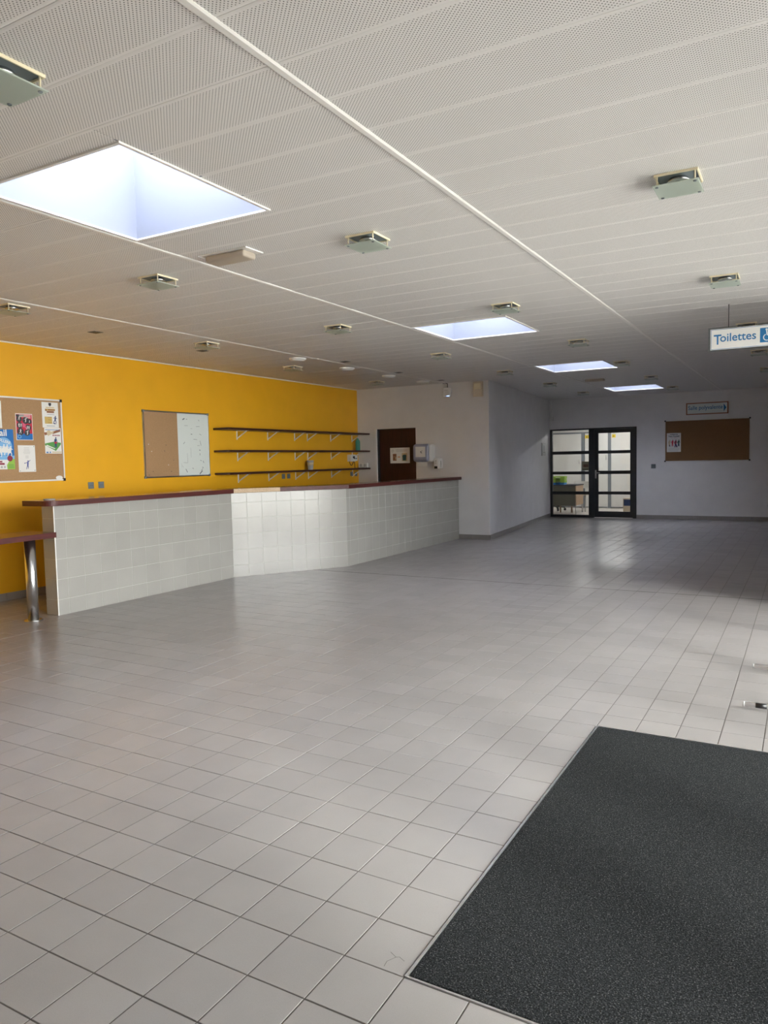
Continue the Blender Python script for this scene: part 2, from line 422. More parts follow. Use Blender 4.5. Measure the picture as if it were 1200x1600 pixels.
def panel_bm(mb, rects, ox, oy):
    for x0, x1, y0, y1 in rects:
        x0 -= ox; x1 -= ox; y0 -= oy; y1 -= oy
        g, c, h = .0008, .008, .0016
        if min(x1-x0, y1-y0) < .02: c = .001
        bm = mb.bm
        o = [(x0+g, y0+g), (x1-g, y0+g), (x1-g, y1-g), (x0+g, y1-g)]
        i = [(x0+g+c, y0+g+c), (x1-g-c, y0+g+c), (x1-g-c, y1-g-c), (x0+g+c, y1-g-c)]
        A = [bm.verts.new((x, y, .02)) for x, y in o]; B = [bm.verts.new((x, y, h)) for x, y in o]; D = [bm.verts.new((x, y, 0)) for x, y in i]
        for k in range(4):
            j = (k+1) % 4
            bm.faces.new((A[k], B[k], B[j], A[j])); bm.faces.new((B[k], D[k], D[j], B[j]))
        bm.faces.new(D[::-1])
PW, PY0 = .3068, .10
cols = [(XL, TRX[0]), (TRX[0], TRX[1]), (TRX[1], TRX[2]), (TRX[2], TRX[3]), (TRX[3], XR)]
rest = MB()
shared = {}
for ci, (x0, x1) in enumerate(cols):
    for k in range(-17, 53):
        y0 = PY0+k*PW; y1 = y0+PW
        y0c, y1c = max(y0, YN), min(y1, YF)
        if y1c-y0c < .03: continue
        if ci == 0 and y0 > YB+.1: continue
        ox, oy = (x0+x1)/2, (y0+y1)/2
        rects = [(x0, x1, y0c, y1c)]; cut = y1c-y0c < PW-.01
        for h in holes:
            r2 = minus(rects, h)
            if r2 != rects: cut = True
            rects = r2
        if not rects: continue
        if ci == 4 or k < -3:
            panel_bm(rest, rects, 0, 0); continue
        tx, ty = random.gauss(0, .0022), random.gauss(0, .0006)
        if not cut:
            if ci not in shared:
                mb = MB(); panel_bm(mb, rects, ox, oy); shared[ci] = mb.mesh('ceiling_panel', 'perf')
            me = shared[ci]
        else:
            mb = MB(); panel_bm(mb, rects, ox, oy); me = mb.mesh('ceiling_panel', 'perf'); tx = ty = 0
        link('ceiling_panel', me, ce, (ox, oy, ZC+random.uniform(0, .0008)), (tx, ty, 0))
tag(rest.build('panel_field', 'trimw', ce, (0, 0, ZC)), kind='stuff')
for n_, x in enumerate(TRX):
    mb = MB()
    prof = [(-.02, 0), (-.02, -.007), (-.012, -.012), (.012, -.012), (.02, -.007), (.02, 0)]
    A = [mb.bm.verts.new((x+a, YN, ZC+.006+b)) for a, b in prof]; B = [mb.bm.verts.new((x+a, YF if x > -4 else YB, ZC+.006+b)) for a, b in prof]
    for i in range(5): mb.bm.faces.new((A[i], A[i+1], B[i+1], B[i]))
    struct('trim_%d' % (n_+1), mb, 'trimw')
# thin shadow gap trim along the yellow wall
struct('trim_5', MB().box(XL, XL+.02, YN, YB, ZC-.012, ZC+.002), 'trimw')
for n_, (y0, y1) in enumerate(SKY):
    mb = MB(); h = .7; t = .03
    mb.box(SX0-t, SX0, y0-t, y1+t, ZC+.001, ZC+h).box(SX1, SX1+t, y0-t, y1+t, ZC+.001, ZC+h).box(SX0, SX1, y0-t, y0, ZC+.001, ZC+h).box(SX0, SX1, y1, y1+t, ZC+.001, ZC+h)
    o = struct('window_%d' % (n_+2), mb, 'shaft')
    tag(o, ['large bluish white skylight opening nearest the camera', 'second bright skylight, above the counter corner', 'third skylight along the ceiling row', 'farthest and smallest looking skylight near the far wall'][n_])
    # opal dome
    mb = MB(); N = 10; cx, cy = (SX0+SX1)/2, (y0+y1)/2
    grid = [[mb.bm.verts.new((SX0-.03+(SX1-SX0+.06)*i/N, y0-.03+(y1-y0+.06)*j/N, ZC+h+.005+.16*(math.sin(PI*i/N)*math.sin(PI*j/N))**.6)) for j in range(N+1)] for i in range(N+1)]
    for i in range(N):
        for j in range(N):
            f = mb.bm.faces.new((grid[i][j], grid[i+1][j], grid[i+1][j+1], grid[i][j+1])); f.smooth = True
    mb.build('dome', 'opal', o)
    mb = MB(); w = .014; d = .008
    mb.box(SX0-w, SX0+.003, y0-w, y1+w, ZC-d, ZC+.002).box(SX1-.003, SX1+w, y0-w, y1+w, ZC-d, ZC+.002).box(SX0, SX1, y0-w, y0+.003, ZC-d, ZC+.002).box(SX0, SX1, y1-.003, y1+w, ZC-d, ZC+.002)
    mb.build('frame', 'trimw', o)

# ---- baseboards made of tile pieces
def baseboard(name, a, b, nrm, h=.085, t=.011, step=.3, first=None):
    a, b = Vector((*a, 0)), Vector((*b, 0)); L = (b-a).length; d = (b-a)/L; n_ = Vector((*nrm, 0)).normalized()
    ang = math.atan2(d.y, d.x)
    mb = MB(); mb.prism([tuple((a+n_*.0005)[:2]), tuple((b+n_*.0005)[:2]), tuple((b+n_*.006)[:2]), tuple((a+n_*.006)[:2])], 0, h-.003)
    root = struct(name, mb, 'grout')
    s = 0; k = 0; cache = {}
    while s < L-.01:
        w = first if (k == 0 and first) else step
        w = min(w, L-s); key = round(w, 3)
        if key not in cache:
            m2 = MB(); m2.box(.0012, w-.0012, 0, t, .001, h, .0012, 1); cache[key] = m2.mesh('baseboard_tile', 'btile'); set_shade(cache[key], random.random())
        p = a+d*s
        o = link('baseboard_tile', cache[key], root, (p.x, p.y, 0), (0, 0, ang))
        if Vector((-d.y, d.x, 0)).dot(n_) < 0:
            o.rotation_euler = (0, 0, ang+PI); q = a+d*(s+w); o.location = (q.x, q.y, 0)
        s += w; k += 1
    return root
baseboard('baseboard_left', (XL, 0.2), (XL, YB), (1, 0))
baseboard('baseboard_pillar', (-4.565, YB), (XP+.005, YB), (0, -1), first=.27)
cd_ = Vector((XPF-XP, YF-YB)).normalized()
baseboard('baseboard_corridor', (XP, YB), (XPF, YF), (cd_.y, -cd_.x))
baseboard('baseboard_far', (FX1, YF), (XR, YF), (0, -1))

# ================================================================== BAR COUNTER
H = 1.08
A1, A2, A3, A4 = Vector((-5.41, 2.905)), Vector((-5.41, 5.462)), Vector((-4.555, 6.83)), Vector((-4.555, YB-.001))
ct = thing('bar_counter', (-5.3, 6, 0), 'long pale tiled bar counter with an angled middle section', 'counter')
def L2(p): return (p[0]+5.3, p[1]-6)          # world -> counter local
th = .18
def offset_pts(d):   # offset the face polyline to the left (into the bar)
    n1, n2 = Vector((-1, 0)), Vector((-.8485, .5292))
    def isec(p, dp, q, dq):
        den = dp.x*dq.y-dp.y*dq.x; t = ((q.x-p.x)*dq.y-(q.y-p.y)*dq.x)/den; return p+dp*t
    u = (A3-A2).normalized(); nn = Vector((-u.y, u.x))
    y = Vector((0, 1))
    p2 = isec(A1+n1*d, y, A2+nn*d, u); p3 = isec(A2+nn*d, u, A3+n1*d, y)
    return Vector((A1.x-d, A1.y)), p2, p3, Vector((A4.x-d, A4.y))
f = offset_pts(.0028); bk = offset_pts(th)
core = [f[0]+Vector((0, .0028)), f[1], f[2], f[3], bk[3], bk[2], bk[1], bk[0]+Vector((0, .008))]
MB().prism([L2(p) for p in core], 0, H-.002).build('core_wall', 'wgrout', ct)
rows = [0, .154, .354, .554, .754, .954, H-.001]
def wall_tiles(a, b, nrm, joints):
    d = (b-a).normalized(); ang = math.atan2(d.y, d.x); cache = {}
    for s0, s1 in zip(joints, joints[1:]):
        for z0, z1 in zip(rows, rows[1:]):
            kx, kz = round(s1-s0, 3), round(z1-z0, 3)
            key = (kx, kz, random.randrange(4))
            if key not in cache:
                m2 = MB(); m2.box(.0016, kx-.0016, -.0026, 0, .0016, kz-.0016, .0010, 1)
                cache[key] = m2.mesh('counter_tile', 'wtile'); set_shade(cache[key], random.random())
            p = a+d*s0
            dd = random.uniform(0, .0011)
            q = p-Vector(nrm)*dd
            x, y = L2(q)
            # local +y of the tile must point along nrm
            link('tile', cache[key], ct, (x, y, z0), (0, 0, ang) if Vector((-d.y, d.x)).dot(Vector(nrm)) > 0 else (0, 0, ang+PI))
def jts(L, first):
    r = [0]; s = first
    while s < L-.03: r.append(s); s += .2
    r.append(L); return r
# run each joint list from the far end so that local +y = face normal
def run(a, b, nrm, joints):
    d = (b-a).normalized()
    if Vector((-d.y, d.x)).dot(Vector(nrm)) < 0:
        L = (b-a).length; wall_tiles(b, a, nrm, [L-j for j in joints][::-1])
    else: wall_tiles(a, b, nrm, joints)
run(A1, A2, (1, 0), jts((A2-A1).length, .13))
u = (A3-A2).normalized()
run(A2, A3, (u.y, -u.x), jts((A3-A2).length, .2))
run(A3, A4, (1, 0), jts((A4-A3).length, .09))
run(Vector((A1.x-th, A1.y)), Vector((A1.x-.004, A1.y)), (0, -1), [0, th-.004])
# white corner bead
x, y = L2((A1.x, A1.y)); MB().box(x-.007, x+.002, y-.002, y+.007, 0, H-.001, .002, 2).build('corner_bead', 'whitep', ct)
# counter tops: two laminated boards + far board, red edge
ZT0, ZT1 = H, 1.132
OV, BKW = -.06, .33
ff = offset_pts(OV); bb = offset_pts(BKW)
def arc(c, r, a0, a1, n=8): return [(c[0]+r*math.cos(a0+(a1-a0)*i/n), c[1]+r*math.sin(a0+(a1-a0)*i/n)) for i in range(n+1)]
YE = A1.y-.10
R_ = .11
split1 = ff[1]+Vector((0, -.02))
polyA = [(bb[0].x, YE)] + arc((ff[0].x-R_, YE+R_), R_, -PI/2, 0) + [(ff[1].x, ff[1].y), (bb[1].x, bb[1].y)]
polyB = [(ff[1].x, ff[1].y), (ff[2].x, ff[2].y), (bb[2].x, bb[2].y), (bb[1].x, bb[1].y)]
polyC = [(ff[2].x, ff[2].y), (ff[3].x, YB-.002), (bb[3].x, YB-.002), (bb[2].x, bb[2].y)]
top = bpy.data.objects.new('counter_top', None)
def slab(poly, z0, z1):
    o = MB().prism([L2(p) for p in poly], z0, z1, .0015, 1).build('worktop', 'redwood', ct)
    o.data.materials.append(MT['topwood'])
    for pg in o.data.polygons:
        if pg.normal.z > .9: pg.material_index = 1
    return o
slab(polyA, ZT0, ZT1)
slab(polyB, ZT0+.001, ZT1+.002)
slab(polyC, ZT0, ZT1)
# chipboard edge of the middle board where the red edging is missing
nn = Vector((u.y, -u.x))
e0 = ff[1]; e1 = ff[1]+u*.62
pts = [L2(e0+nn*-.004), L2(e1+nn*-.004), L2(e1+nn*.0015), L2(e0+nn*.0015)]
tag(MB().prism(pts, ZT0+.002, ZT1+.0025).build('bare_edge', 'rawwood', ct), 'bare chipboard edge where the red edging is missing')
# coaster-like flat thing on the counter end
MB2 = MB(); MB2.prism(arc((0, 0), .055, 0, 2*PI*.97, 20), 0, .012, .003, 2)
tag(MB2.build('flat_tray', 'inkg', None, (-5.58, 2.99, ZT1)), 'small flat grey tray lying on the rounded counter end', 'tray')

# ================================================================== LOW TABLE
lt = thing('low_table', (-5.4, 2.3, 0), 'low red-edged wall table on a steel post beside the counter', 'table')
def LL(x, y): return (x+5.4, y-2.3)
poly = [LL(-5.375, 2.90), LL(-5.80, 2.90), LL(-5.80, .6), LL(-5.12, .6)]
o = MB().prism(poly[::-1], .774, .826, .0015, 1).build('table_top', 'redwood', lt); o.data.materials.append(MT['topwood'])
for pg in o.data.polygons:
    if pg.normal.z > .9: pg.material_index = 1
for ly in (2.655, 1.0):
    x, y = LL(-5.44 if ly > 2 else -5.4, ly)
    g = MB().cyl((x, y, .004), (x, y, .774), .05, n=32).build('leg', 'chrome', lt)
    MB().lathe([(.085, 0), (.085, .005), (.078, .009), (.052, .012)], (x, y, .001), 32).build('foot_plate', 'chrome', g)

# ================================================================== ENTRANCE MAT
em = thing('entrance_mat', (0, 0, 0), 'large black speckled entrance mat set into the tiles', 'mat')
MB().box(.012, MATX1-.012, .012, MATY1-.012, -.002, .0035, .002, 1).build('carpet', 'mat_', em)
mb = MB(); w = .011
mb.box(.001, w, .001, MATY1-.001, -.004, .0035).box(MATX1-w, MATX1-.001, .001, MATY1-.001, -.004, .0035).box(w, MATX1-w, .001, w*.6, -.004, .003).box(w, MATX1-w, MATY1-w*.6, MATY1-.001, -.004, .003)
mb.build('edge_frame', 'alu', em)

# ================================================================== BOARDS ON THE WALLS
def board(name, w, h, loc, rz, label, panels, fr=.018, fmat='alup', dep=.02):
    """local: x right, z up, face towards -y; origin bottom centre at wall"""
    t = thing(name, loc, label, 'board', None, rz)
    for (pn, x0, x1, m) in panels:
        MB().box(x0, x1, -dep+.006, -.001, .002, h-.002).build(pn, m, t)
    mb = MB()
    mb.box(-w/2, w/2, -dep, 0, 0, fr, .002, 1).box(-w/2, w/2, -dep, 0, h-fr, h, .002, 1).box(-w/2, -w/2+fr, -dep, 0, fr, h-fr, .002, 1).box(w/2-fr, w/2, -dep, 0, fr, h-fr, .002, 1)
    mb.build('frame', fmat, t)
    for sx in (-1, 1):
        for z in (0, h):
            m2 = MB(); c = .034
            a = (sx*w/2-sx*c*.85, sx*w/2+sx*.004)
            m2.box(min(a), max(a), -dep-.003, .0, z-.004 if z == 0 else z-c*.85, z+c*.85 if z == 0 else z+.004, .003, 1)
            m2.build('corner_cap', 'black' if fmat == 'alup' else 'greyp', t)
    return t
RZL = PI/2      # faces +x on the left wall: local -y -> +x
def wl(y, z, dx=0): return (XL+dx, y, z)
b1w = 1.8
b1 = board('cork_board', b1w, .945, wl(4.008-b1w/2, 1.297), RZL, 'cork notice board with colourful sports posters on the yellow wall', [('cork', -b1w/2+.01, b1w/2-.01, 'cork')])
b2 = board('combination_board', 1.235, .905, wl(5.838, 1.284), RZL, 'half cork, half whiteboard panel on the yellow wall', [('cork', -.61, 0, 'cork'), ('whiteboard', 0, .61, 'wboard')], fmat='steel')
# marker smudges and pin holes on it
mb = MB(); rnd = random.Random(3)
def stroke(x0, z0, x1, z1, t=.004, y=-.0152):
    d = Vector((x1-x0, z1-z0)); n_ = Vector((-d.y, d.x)).normalized()*t/2
    mb.poly3([(x0+n_.x, y, z0+n_.y), (x1+n_.x, y, z1+n_.y), (x1-n_.x, y, z1-n_.y), (x0-n_.x, y, z0-n_.y)])
for px, pz, qx, qz, t in [(.10,.80,.14,.82,.02),(.17,.81,.19,.81,.01),(.41,.81,.43,.79,.008),(.13,.72,.20,.72,.005),(.36,.71,.43,.715,.006),(.25,.68,.28,.68,.004),(.25,.60,.28,.60,.012),(.42,.61,.46,.59,.006),(.30,.53,.37,.525,.006),(.43,.51,.45,.44,.008),(.10,.46,.13,.49,.008),(.24,.41,.245,.27,.004),(.37,.44,.42,.44,.005),(.41,.38,.43,.37,.016),(.42,.33,.42,.30,.01),(.17,.33,.175,.20,.004),(.09,.2,.17,.195,.004),(.42,.23,.45,.22,.008),(.48,.22,.49,.19,.012),(.13,.11,.16,.06,.014),(.26,.12,.28,.11,.010),(.46,.13,.48,.12,.014),(.40,.03,.46,.08,.022),(.43,.08,.47,.11,.008),(.05,.67,.055,.668,.006),(.06,.16,.09,.13,.003),(.05,.19,.055,.13,.003)]:
    stroke(px, pz, qx, qz, t*.8)
tag(mb.build('marker_smudges', 'greyp', b2), kind='stuff')
mb = MB()
for px, pz in ((-.23, .44), (-.26, .36), (-.1, .235), (-.48, .085), (-.55, .04), (-.15, .08)): stroke(px, pz, px+.012, pz+.002, .009)
mb.build('pin_marks', 'ink', b2)
mb = MB()
for px, pz in ((-.54, .45), (-.49, .355), (-.2, .17)): stroke(px, pz, px+.011, pz+.002, .010)
mb.build('light_pins', 'paper', b2)
b3 = board('cork_board', 1.745, .925, (-.96, YF, 1.296), 0, 'brown cork notice board with one poster on the far grey wall', [('cork', -.865, .865, 'corkd')])

# ---- printed sheets: local x right, z up, face towards -y
def sheet(name, w, h, loc, rz, label, tilt=0, cat='poster'):
    t = thing(name, loc, label, cat, None, rz)
    t.rotation_euler = (0, 0, rz)
    MB().box(-w/2, w/2, -.0012, 0, 0, h).build('paper', 'paper', t)
    return t
class Pr:
    """flat print on a sheet, one mesh per colour"""
    def __init__(s, t): s.t = t; s.y = -.0014; s.n = 0
    def put(s, name, m, polys):
        s.n += 1; mb = MB(); y = s.y-.0003*s.n
        for k_, q in enumerate(polys): mb.poly3([(x, y-.000006*k_, z) for x, z in q])
        bmesh.ops.triangulate(mb.bm, faces=mb.bm.faces)
        for f_ in mb.bm.faces:
            f_.normal_update()
            if f_.normal.y > 0: f_.normal_flip()
        me = bpy.data.meshes.new(name); mb.bm.to_mesh(me); mb.bm.free(); me.materials.append(MT[m])
        return link(name, me, s.t)
def R4(x0, x1, z0, z1): return [(x0, z0), (x1, z0), (x1, z1), (x0, z1)]
def disc(x, z, r, n=18): return [(x+r*math.cos(2*PI*i/n), z+r*math.sin(2*PI*i/n)) for i in range(n)]
def limb(x0, z0, x1, z1, w): 
    d = Vector((x1-x0, z1-z0)); n_ = Vector((-d.y, d.x)).normalized()*w/2
    return [(x0+n_.x, z0+n_.y), (x0-n_.x, z0-n_.y), (x1-n_.x*.7, z1-n_.y*.7), (x1+n_.x*.7, z1+n_.y*.7)]
def figure(x, z, s, pose=0):
    """small running / throwing silhouette, height s, standing at x,z"""
    k = s
    f1 = [disc(x+.05*k, z+.92*k, .075*k, 10), limb(x, z+.5*k, x+.04*k, z+.84*k, .2*k)]
    if pose == 0: f1 += [limb(x, z+.5*k, x-.17*k, z+.3*k, .11*k), limb(x-.17*k, z+.3*k, x-.3*k, z+.05*k, .08*k), limb(x, z+.5*k, x+.13*k, z+.28*k, .11*k), limb(x+.13*k, z+.28*k, x+.06*k, z, .08*k), limb(x+.04*k, z+.8*k, x+.26*k, z+.66*k, .07*k), limb(x+.02*k, z+.8*k, x-.22*k, z+.7*k, .07*k)]
    elif pose == 1: f1 += [limb(x, z+.5*k, x-.1*k, z+.25*k, .12*k), limb(x-.1*k, z+.25*k, x-.2*k, z, .08*k), limb(x, z+.5*k, x+.06*k, z+.25*k, .12*k), limb(x+.06*k, z+.25*k, x, z+.04*k, .08*k), limb(x+.05*k, z+.8*k, x+.34*k, z+1.02*k, .07*k), limb(x, z+.78*k, x-.32*k, z+.68*k, .07*k), disc(x-.36*k, z+.68*k, .06*k, 10)]
    else: f1 += [limb(x-.03*k, z+.5*k, x-.06*k, z, .11*k), limb(x+.05*k, z+.5*k, x+.09*k, z, .11*k), limb(x-.06*k, z+.8*k, x-.16*k, z+.48*k, .07*k), limb(x+.12*k, z+.8*k, x+.2*k, z+.5*k, .07*k)]
    return f1
def lines(x0, x1, z0, z1, n, t=.004):
    r = []
    for i in range(n):
        z = z1-(z1-z0)*i/max(1, n-1); a = random.uniform(0, .18)*(x1-x0)
        r.append(R4(x0+a, x1-a, z-t/2, z+t/2))
    return r
BX = .0215   # sheets sit on the cork face
def on1(y0, y1, z0, name, label, h, cat='poster', dx=.0152):
    w = abs(y1-y0); return sheet(name, w, h, (XL+dx, (y0+y1)/2, z0), RZL, label, 0, cat), w
# a: sheet mostly outside the frame
t, w = on1(3.04, 3.252, 1.893, 'paper_sheet', 'white text sheet cut by the left photo edge above the blue poster', .295, 'paper')
p = Pr(t); p.put('text_lines', 'inkg', lines(-w/2+.02, w/2-.02, .03, .26, 9))
# b: blue trail poster
t, w = on1(3.075, 3.377, 1.443, 'trail_poster', 'blue trail running poster with white runners and a green corner', .437)
p = Pr(t); h = .437
p.put('blue_field', 'pblue', [R4(-w/2, w/2, .12, h)])
p.put('light_sky', 'plblue', [disc(.03, .25, .10), R4(-w/2, w/2, .105, .15)])
p.put('dark_arc', 'pnavy', [[(-.10+.11*math.cos(a_), .25+.11*math.sin(a_)) for a_ in [PI*.05*i for i in range(3, 18)]]+[(-.10+.07*math.cos(a_), .25+.07*math.sin(a_)) for a_ in [PI*.05*i for i in range(17, 2, -1)]]])
ru = []
for i in range(4): ru += figure(.0+i*.038-.01, .135+(.02 if i in (1, 2) else 0), .12, 0)
p.put('runners', 'paper', ru+[R4(-w/2, w/2, 0, .10), disc(.025, .21, .028), disc(.06, .21, .03), disc(.09, .2, .025)])
p.put('green_corner', 'plime', [[(w/2, 0), (w/2, .115), (w/2-.03, .11), (w/2-.07, .085), (w/2-.095, .045), (w/2-.09, 0)]])
p.put('maroon_seal', 'pmaroon', [disc(w/2-.055, .118, .032), R4(-w/2, .03, .05, .07), R4(-w/2, .005, .075, .092)])
p.put('green_text', 'pgreen', lines(w/2-.08, w/2-.01, .02, .05, 3, .006))
p.put('pictograms', 'inkg', [R4(-.12+i*.035, -.10+i*.035, .015, .035) for i in range(5)])
text('title', 'trail', .10, 'paper', t, (-.085, -.0055, .345), (PI/2, 0, 0), 'LEFT', .0002, .002)
text('subtitle', 'ROLLERE', .042, 'paper', t, (-.06, -.0055, .315), (PI/2, .3, 0), 'LEFT', .0002, .001)
# c: red / blue martial sport poster
t, w = on1(3.413, 3.618, 1.764, 'sports_poster', 'red, black and blue multi-sport poster with small white figures', .296)
p = Pr(t); h = .296
p.put('red_field', 'pred', [R4(-w/2+.006, w/2-.006, .006, h-.008)])
p.put('blue_foot', 'pblue', [R4(-w/2+.006, w/2-.006, .006, .075)])
p.put('black_circles', 'ink', [disc(-.06, .235, .035), disc(.02, .222, .04), disc(.065, .21, .028), disc(-.055, .165, .036), disc(.045, .14, .036), disc(-.05, .095, .04), disc(.03, .085, .035), R4(-w/2+.006, 0, .26, .285)])
p.put('pink_swirl', 'ppink', [disc(-.005, .165, .022), limb(-.02, .19, .03, .12, .02)])
fg = []
for (x, z, s_, q) in ((-.06, .22, .045, 0), (.02, .2, .05, 1), (.065, .195, .03, 0), (-.065, .145, .045, 2), (-.04, .145, .042, 0), (.035, .122, .04, 0), (.055, .122, .04, 2), (-.05, .07, .055, 0), (.035, .06, .05, 1)): fg += figure(x, z, s_, q)
p.put('white_figures', 'paper', fg+lines(-.06, .085, .262, .277, 2, .006)+lines(.02, .085, .247, .25, 1, .004))
p.put('round_logo', 'plblue', [disc(-.065, .04, .022)])
p.put('logo_centre', 'pblue', [disc(-.065, .04, .014)])
# d: white handball sheet
t, w = on1(3.423, 3.632, 1.409, 'handball_sheet', 'white notice with a blue throwing figure below the red sports poster', .298)
p = Pr(t); p.put('text_lines', 'inkg', lines(-.045, .045, .205, .27, 5, .003)+lines(-.03, .03, .155, .18, 3, .003)); p.put('throwing_figure', 'ppurple', figure(.005, .03, .10, 1))
p.put('pins', 'greyp', [disc(.09, .285, .005), disc(-.09, .012, .005), disc(.09, .015, .005)])
# e: gold football poster
t, w = on1(3.745, 3.956, 1.913, 'football_poster', 'white football poster with gold boxes and a kicking player, top right of board', .292)
p = Pr(t); p.put('crest', 'ink', [[(-.018, .285), (.018, .285), (.018, .26), (0, .244), (-.018, .26)]])
p.put('gold_bars', 'pgold', [R4(-.055, .055, .228, .236), R4(-.065, .065, .195, .218), R4(-.075, .02, .045, .125)])
p.put('dark_title', 'pbrown', [R4(-.045, .05, .17, .193), R4(-.065, -.045, .19, .21), R4(-.03, .06, .199, .211)]+lines(-.04, .02, .06, .12, 3, .004))
p.put('kicker', 'pnavy', figure(.06, .04, .10, 0)+[disc(.05, .05, .009)]+lines(-.07, .07, .018, .02, 1, .004)+lines(-.05, .06, .15, .152, 1, .003))
# f: pitch poster
t, w = on1(3.762, 3.978, 1.615, 'handshake_poster', 'poster with brown handshake above a green pitch, below the gold football poster', .296)
p = Pr(t); p.put('forearm', 'pbrown', [[(-.01, .25), (.10, .285), (.10, .255), (.0, .225)], limb(-.108, .225, -.05, .235, .035)])
p.put('hands', 'pbeige', [disc(-.05, .24, .028), limb(-.07, .215, .01, .25, .03), R4(-.02, .105, .008, .022)])
p.put('seals', 'pmaroon', [disc(.005+i*.025, .21, .009, 10) for i in range(4)])
p.put('pitch', 'pgreen', [[(-.108, .115), (.0, .135), (.1, .125), (.1, .105), (.03, .03), (-.108, .095)]])
p.put('player', 'pnavy', figure(.03, .07, .12, 2)); p.put('shorts', 'pred', [R4(.015, .05, .115, .135)])
p.put('white_letters', 'paper', [limb(-.09, .095, .02, .055, .014)]); p.put('footer', 'pblue', [R4(-.095, -.07, .006, .02), disc(-.045, .014, .009, 8), R4(-.1, .08, .27, .276)])
# maker's oval label on the frame corner
mb = MB(); mb.poly3([(.045*math.cos(a_), -.0005, .024*math.sin(a_)) for a_ in [2*PI*i/20 for i in range(20)]])
o = MB().prism(arc((0, 0), .045, 0, 2*PI*.96, 20), 0, .001).xf(Matrix.Rotation(PI/2, 4, 'X') @ Matrix.Scale(.55, 4, (0, 1, 0))).build('oval_sticker', 'paper', b1, (.815, -.0215, .035))
# far poster
t = sheet('team_poster', .298, .424, (-1.635, YF-.0152, 1.514), 0, 'white poster with four standing figures on the far cork board')
p = Pr(t)
for i, m_ in enumerate(('pbeige', 'pred', 'pmaroon', 'pteal')):
    p.put('figure', m_, figure(-.095+i*.065, .125-(.02 if i == 2 else 0), .15 if i != 2 else .17, 2))
p.put('legs', 'pnavy', [limb(-.09, .16, -.08, .12, .02), limb(.035, .17, .02, .105, .022), limb(.045, .17, .075, .105, .022), limb(.1, .17, .11, .13, .015)])
p.put('text_lines', 'inkg', lines(-.12, .12, .03, .09, 5, .003))
text('headline', 'LICENCE DE', .03, 'ink', t, (0, -.0042, .375), (PI/2, 0, 0), 'CENTER', .0002, .001)
text('title', 'Team Football', .04, 'ink', t, (0, -.0042, .33), (PI/2, 0, 0), 'CENTER', .0002, .001)
text('subtitle', 'loisir adultes', .025, 'ppink', t, (0, -.0042, .305), (PI/2, 0, 0), 'CENTER', .0002)

# ================================================================== SWITCHES AND SOCKETS
def plate(name, loc, rz, label, cat, kind='switch', m='greyp', s=.082, group=None):
    t = thing(name, loc, label, cat, group, rz)
    MB().box(-s/2, s/2, -.011, 0, -s/2, s/2, .004, 2).build('plate', m, t)
    if kind == 'switch': MB().box(-s*.33, s*.33, -.0145, -.010, -s*.33, s*.33, .002, 1).build('rocker', m, t)
    else:
        MB().cyl((0, -.0115, 0), (0, -.0105, 0), s*.27, n=20).build('socket_face', m, t)
        MB().cyl((-.011, -.0125, 0), (-.011, -.011, 0), .004, n=8).cyl((.011, -.0125, 0), (.011, -.011, 0), .004, n=8).build('pin_holes', 'black', t)
    return t
plate('wall_socket', wl(4.372, 1.224), RZL, 'left of two grey sockets between notice board and half whiteboard', 'socket', 'socket')
plate('wall_socket', wl(4.523, 1.224), RZL, 'right of two grey sockets between notice board and half whiteboard', 'socket', 'socket')
plate('wall_socket', wl(8.215, 1.225), RZL, 'left grey socket under the lowest shelf, left of the middle', 'socket', 'socket')
plate('wall_socket', wl(8.36, 1.225), RZL, 'right grey socket under the lowest shelf, left of the middle', 'socket', 'socket')
plate('wall_socket', wl(10.352, 1.212), RZL, 'left grey socket under the shelf end near the white corner', 'socket', 'socket')
plate('wall_socket', wl(10.515, 1.204), RZL, 'grey socket closest to the corner, under the shelf end', 'socket', 'socket')
plate('light_switch', (-2.073, YF, 1.20), 0, 'small grey square switch between glazed door and far cork board', 'switch', 'switch', s=.095)
t = thing('outlet_strip', (-6.57, YB, 1.371), 'white double outlet on the grey wall by the shelf end', 'outlet')
MB().box(-.10, .10, -.035, 0, -.045, .045, .005, 2).build('case', 'whitep', t)
for i in (-1, 0): MB().cyl((i*.09+.045, -.0365, 0), (i*.09+.045, -.034, 0), .03, n=18).build('socket_face', 'inkg', t)

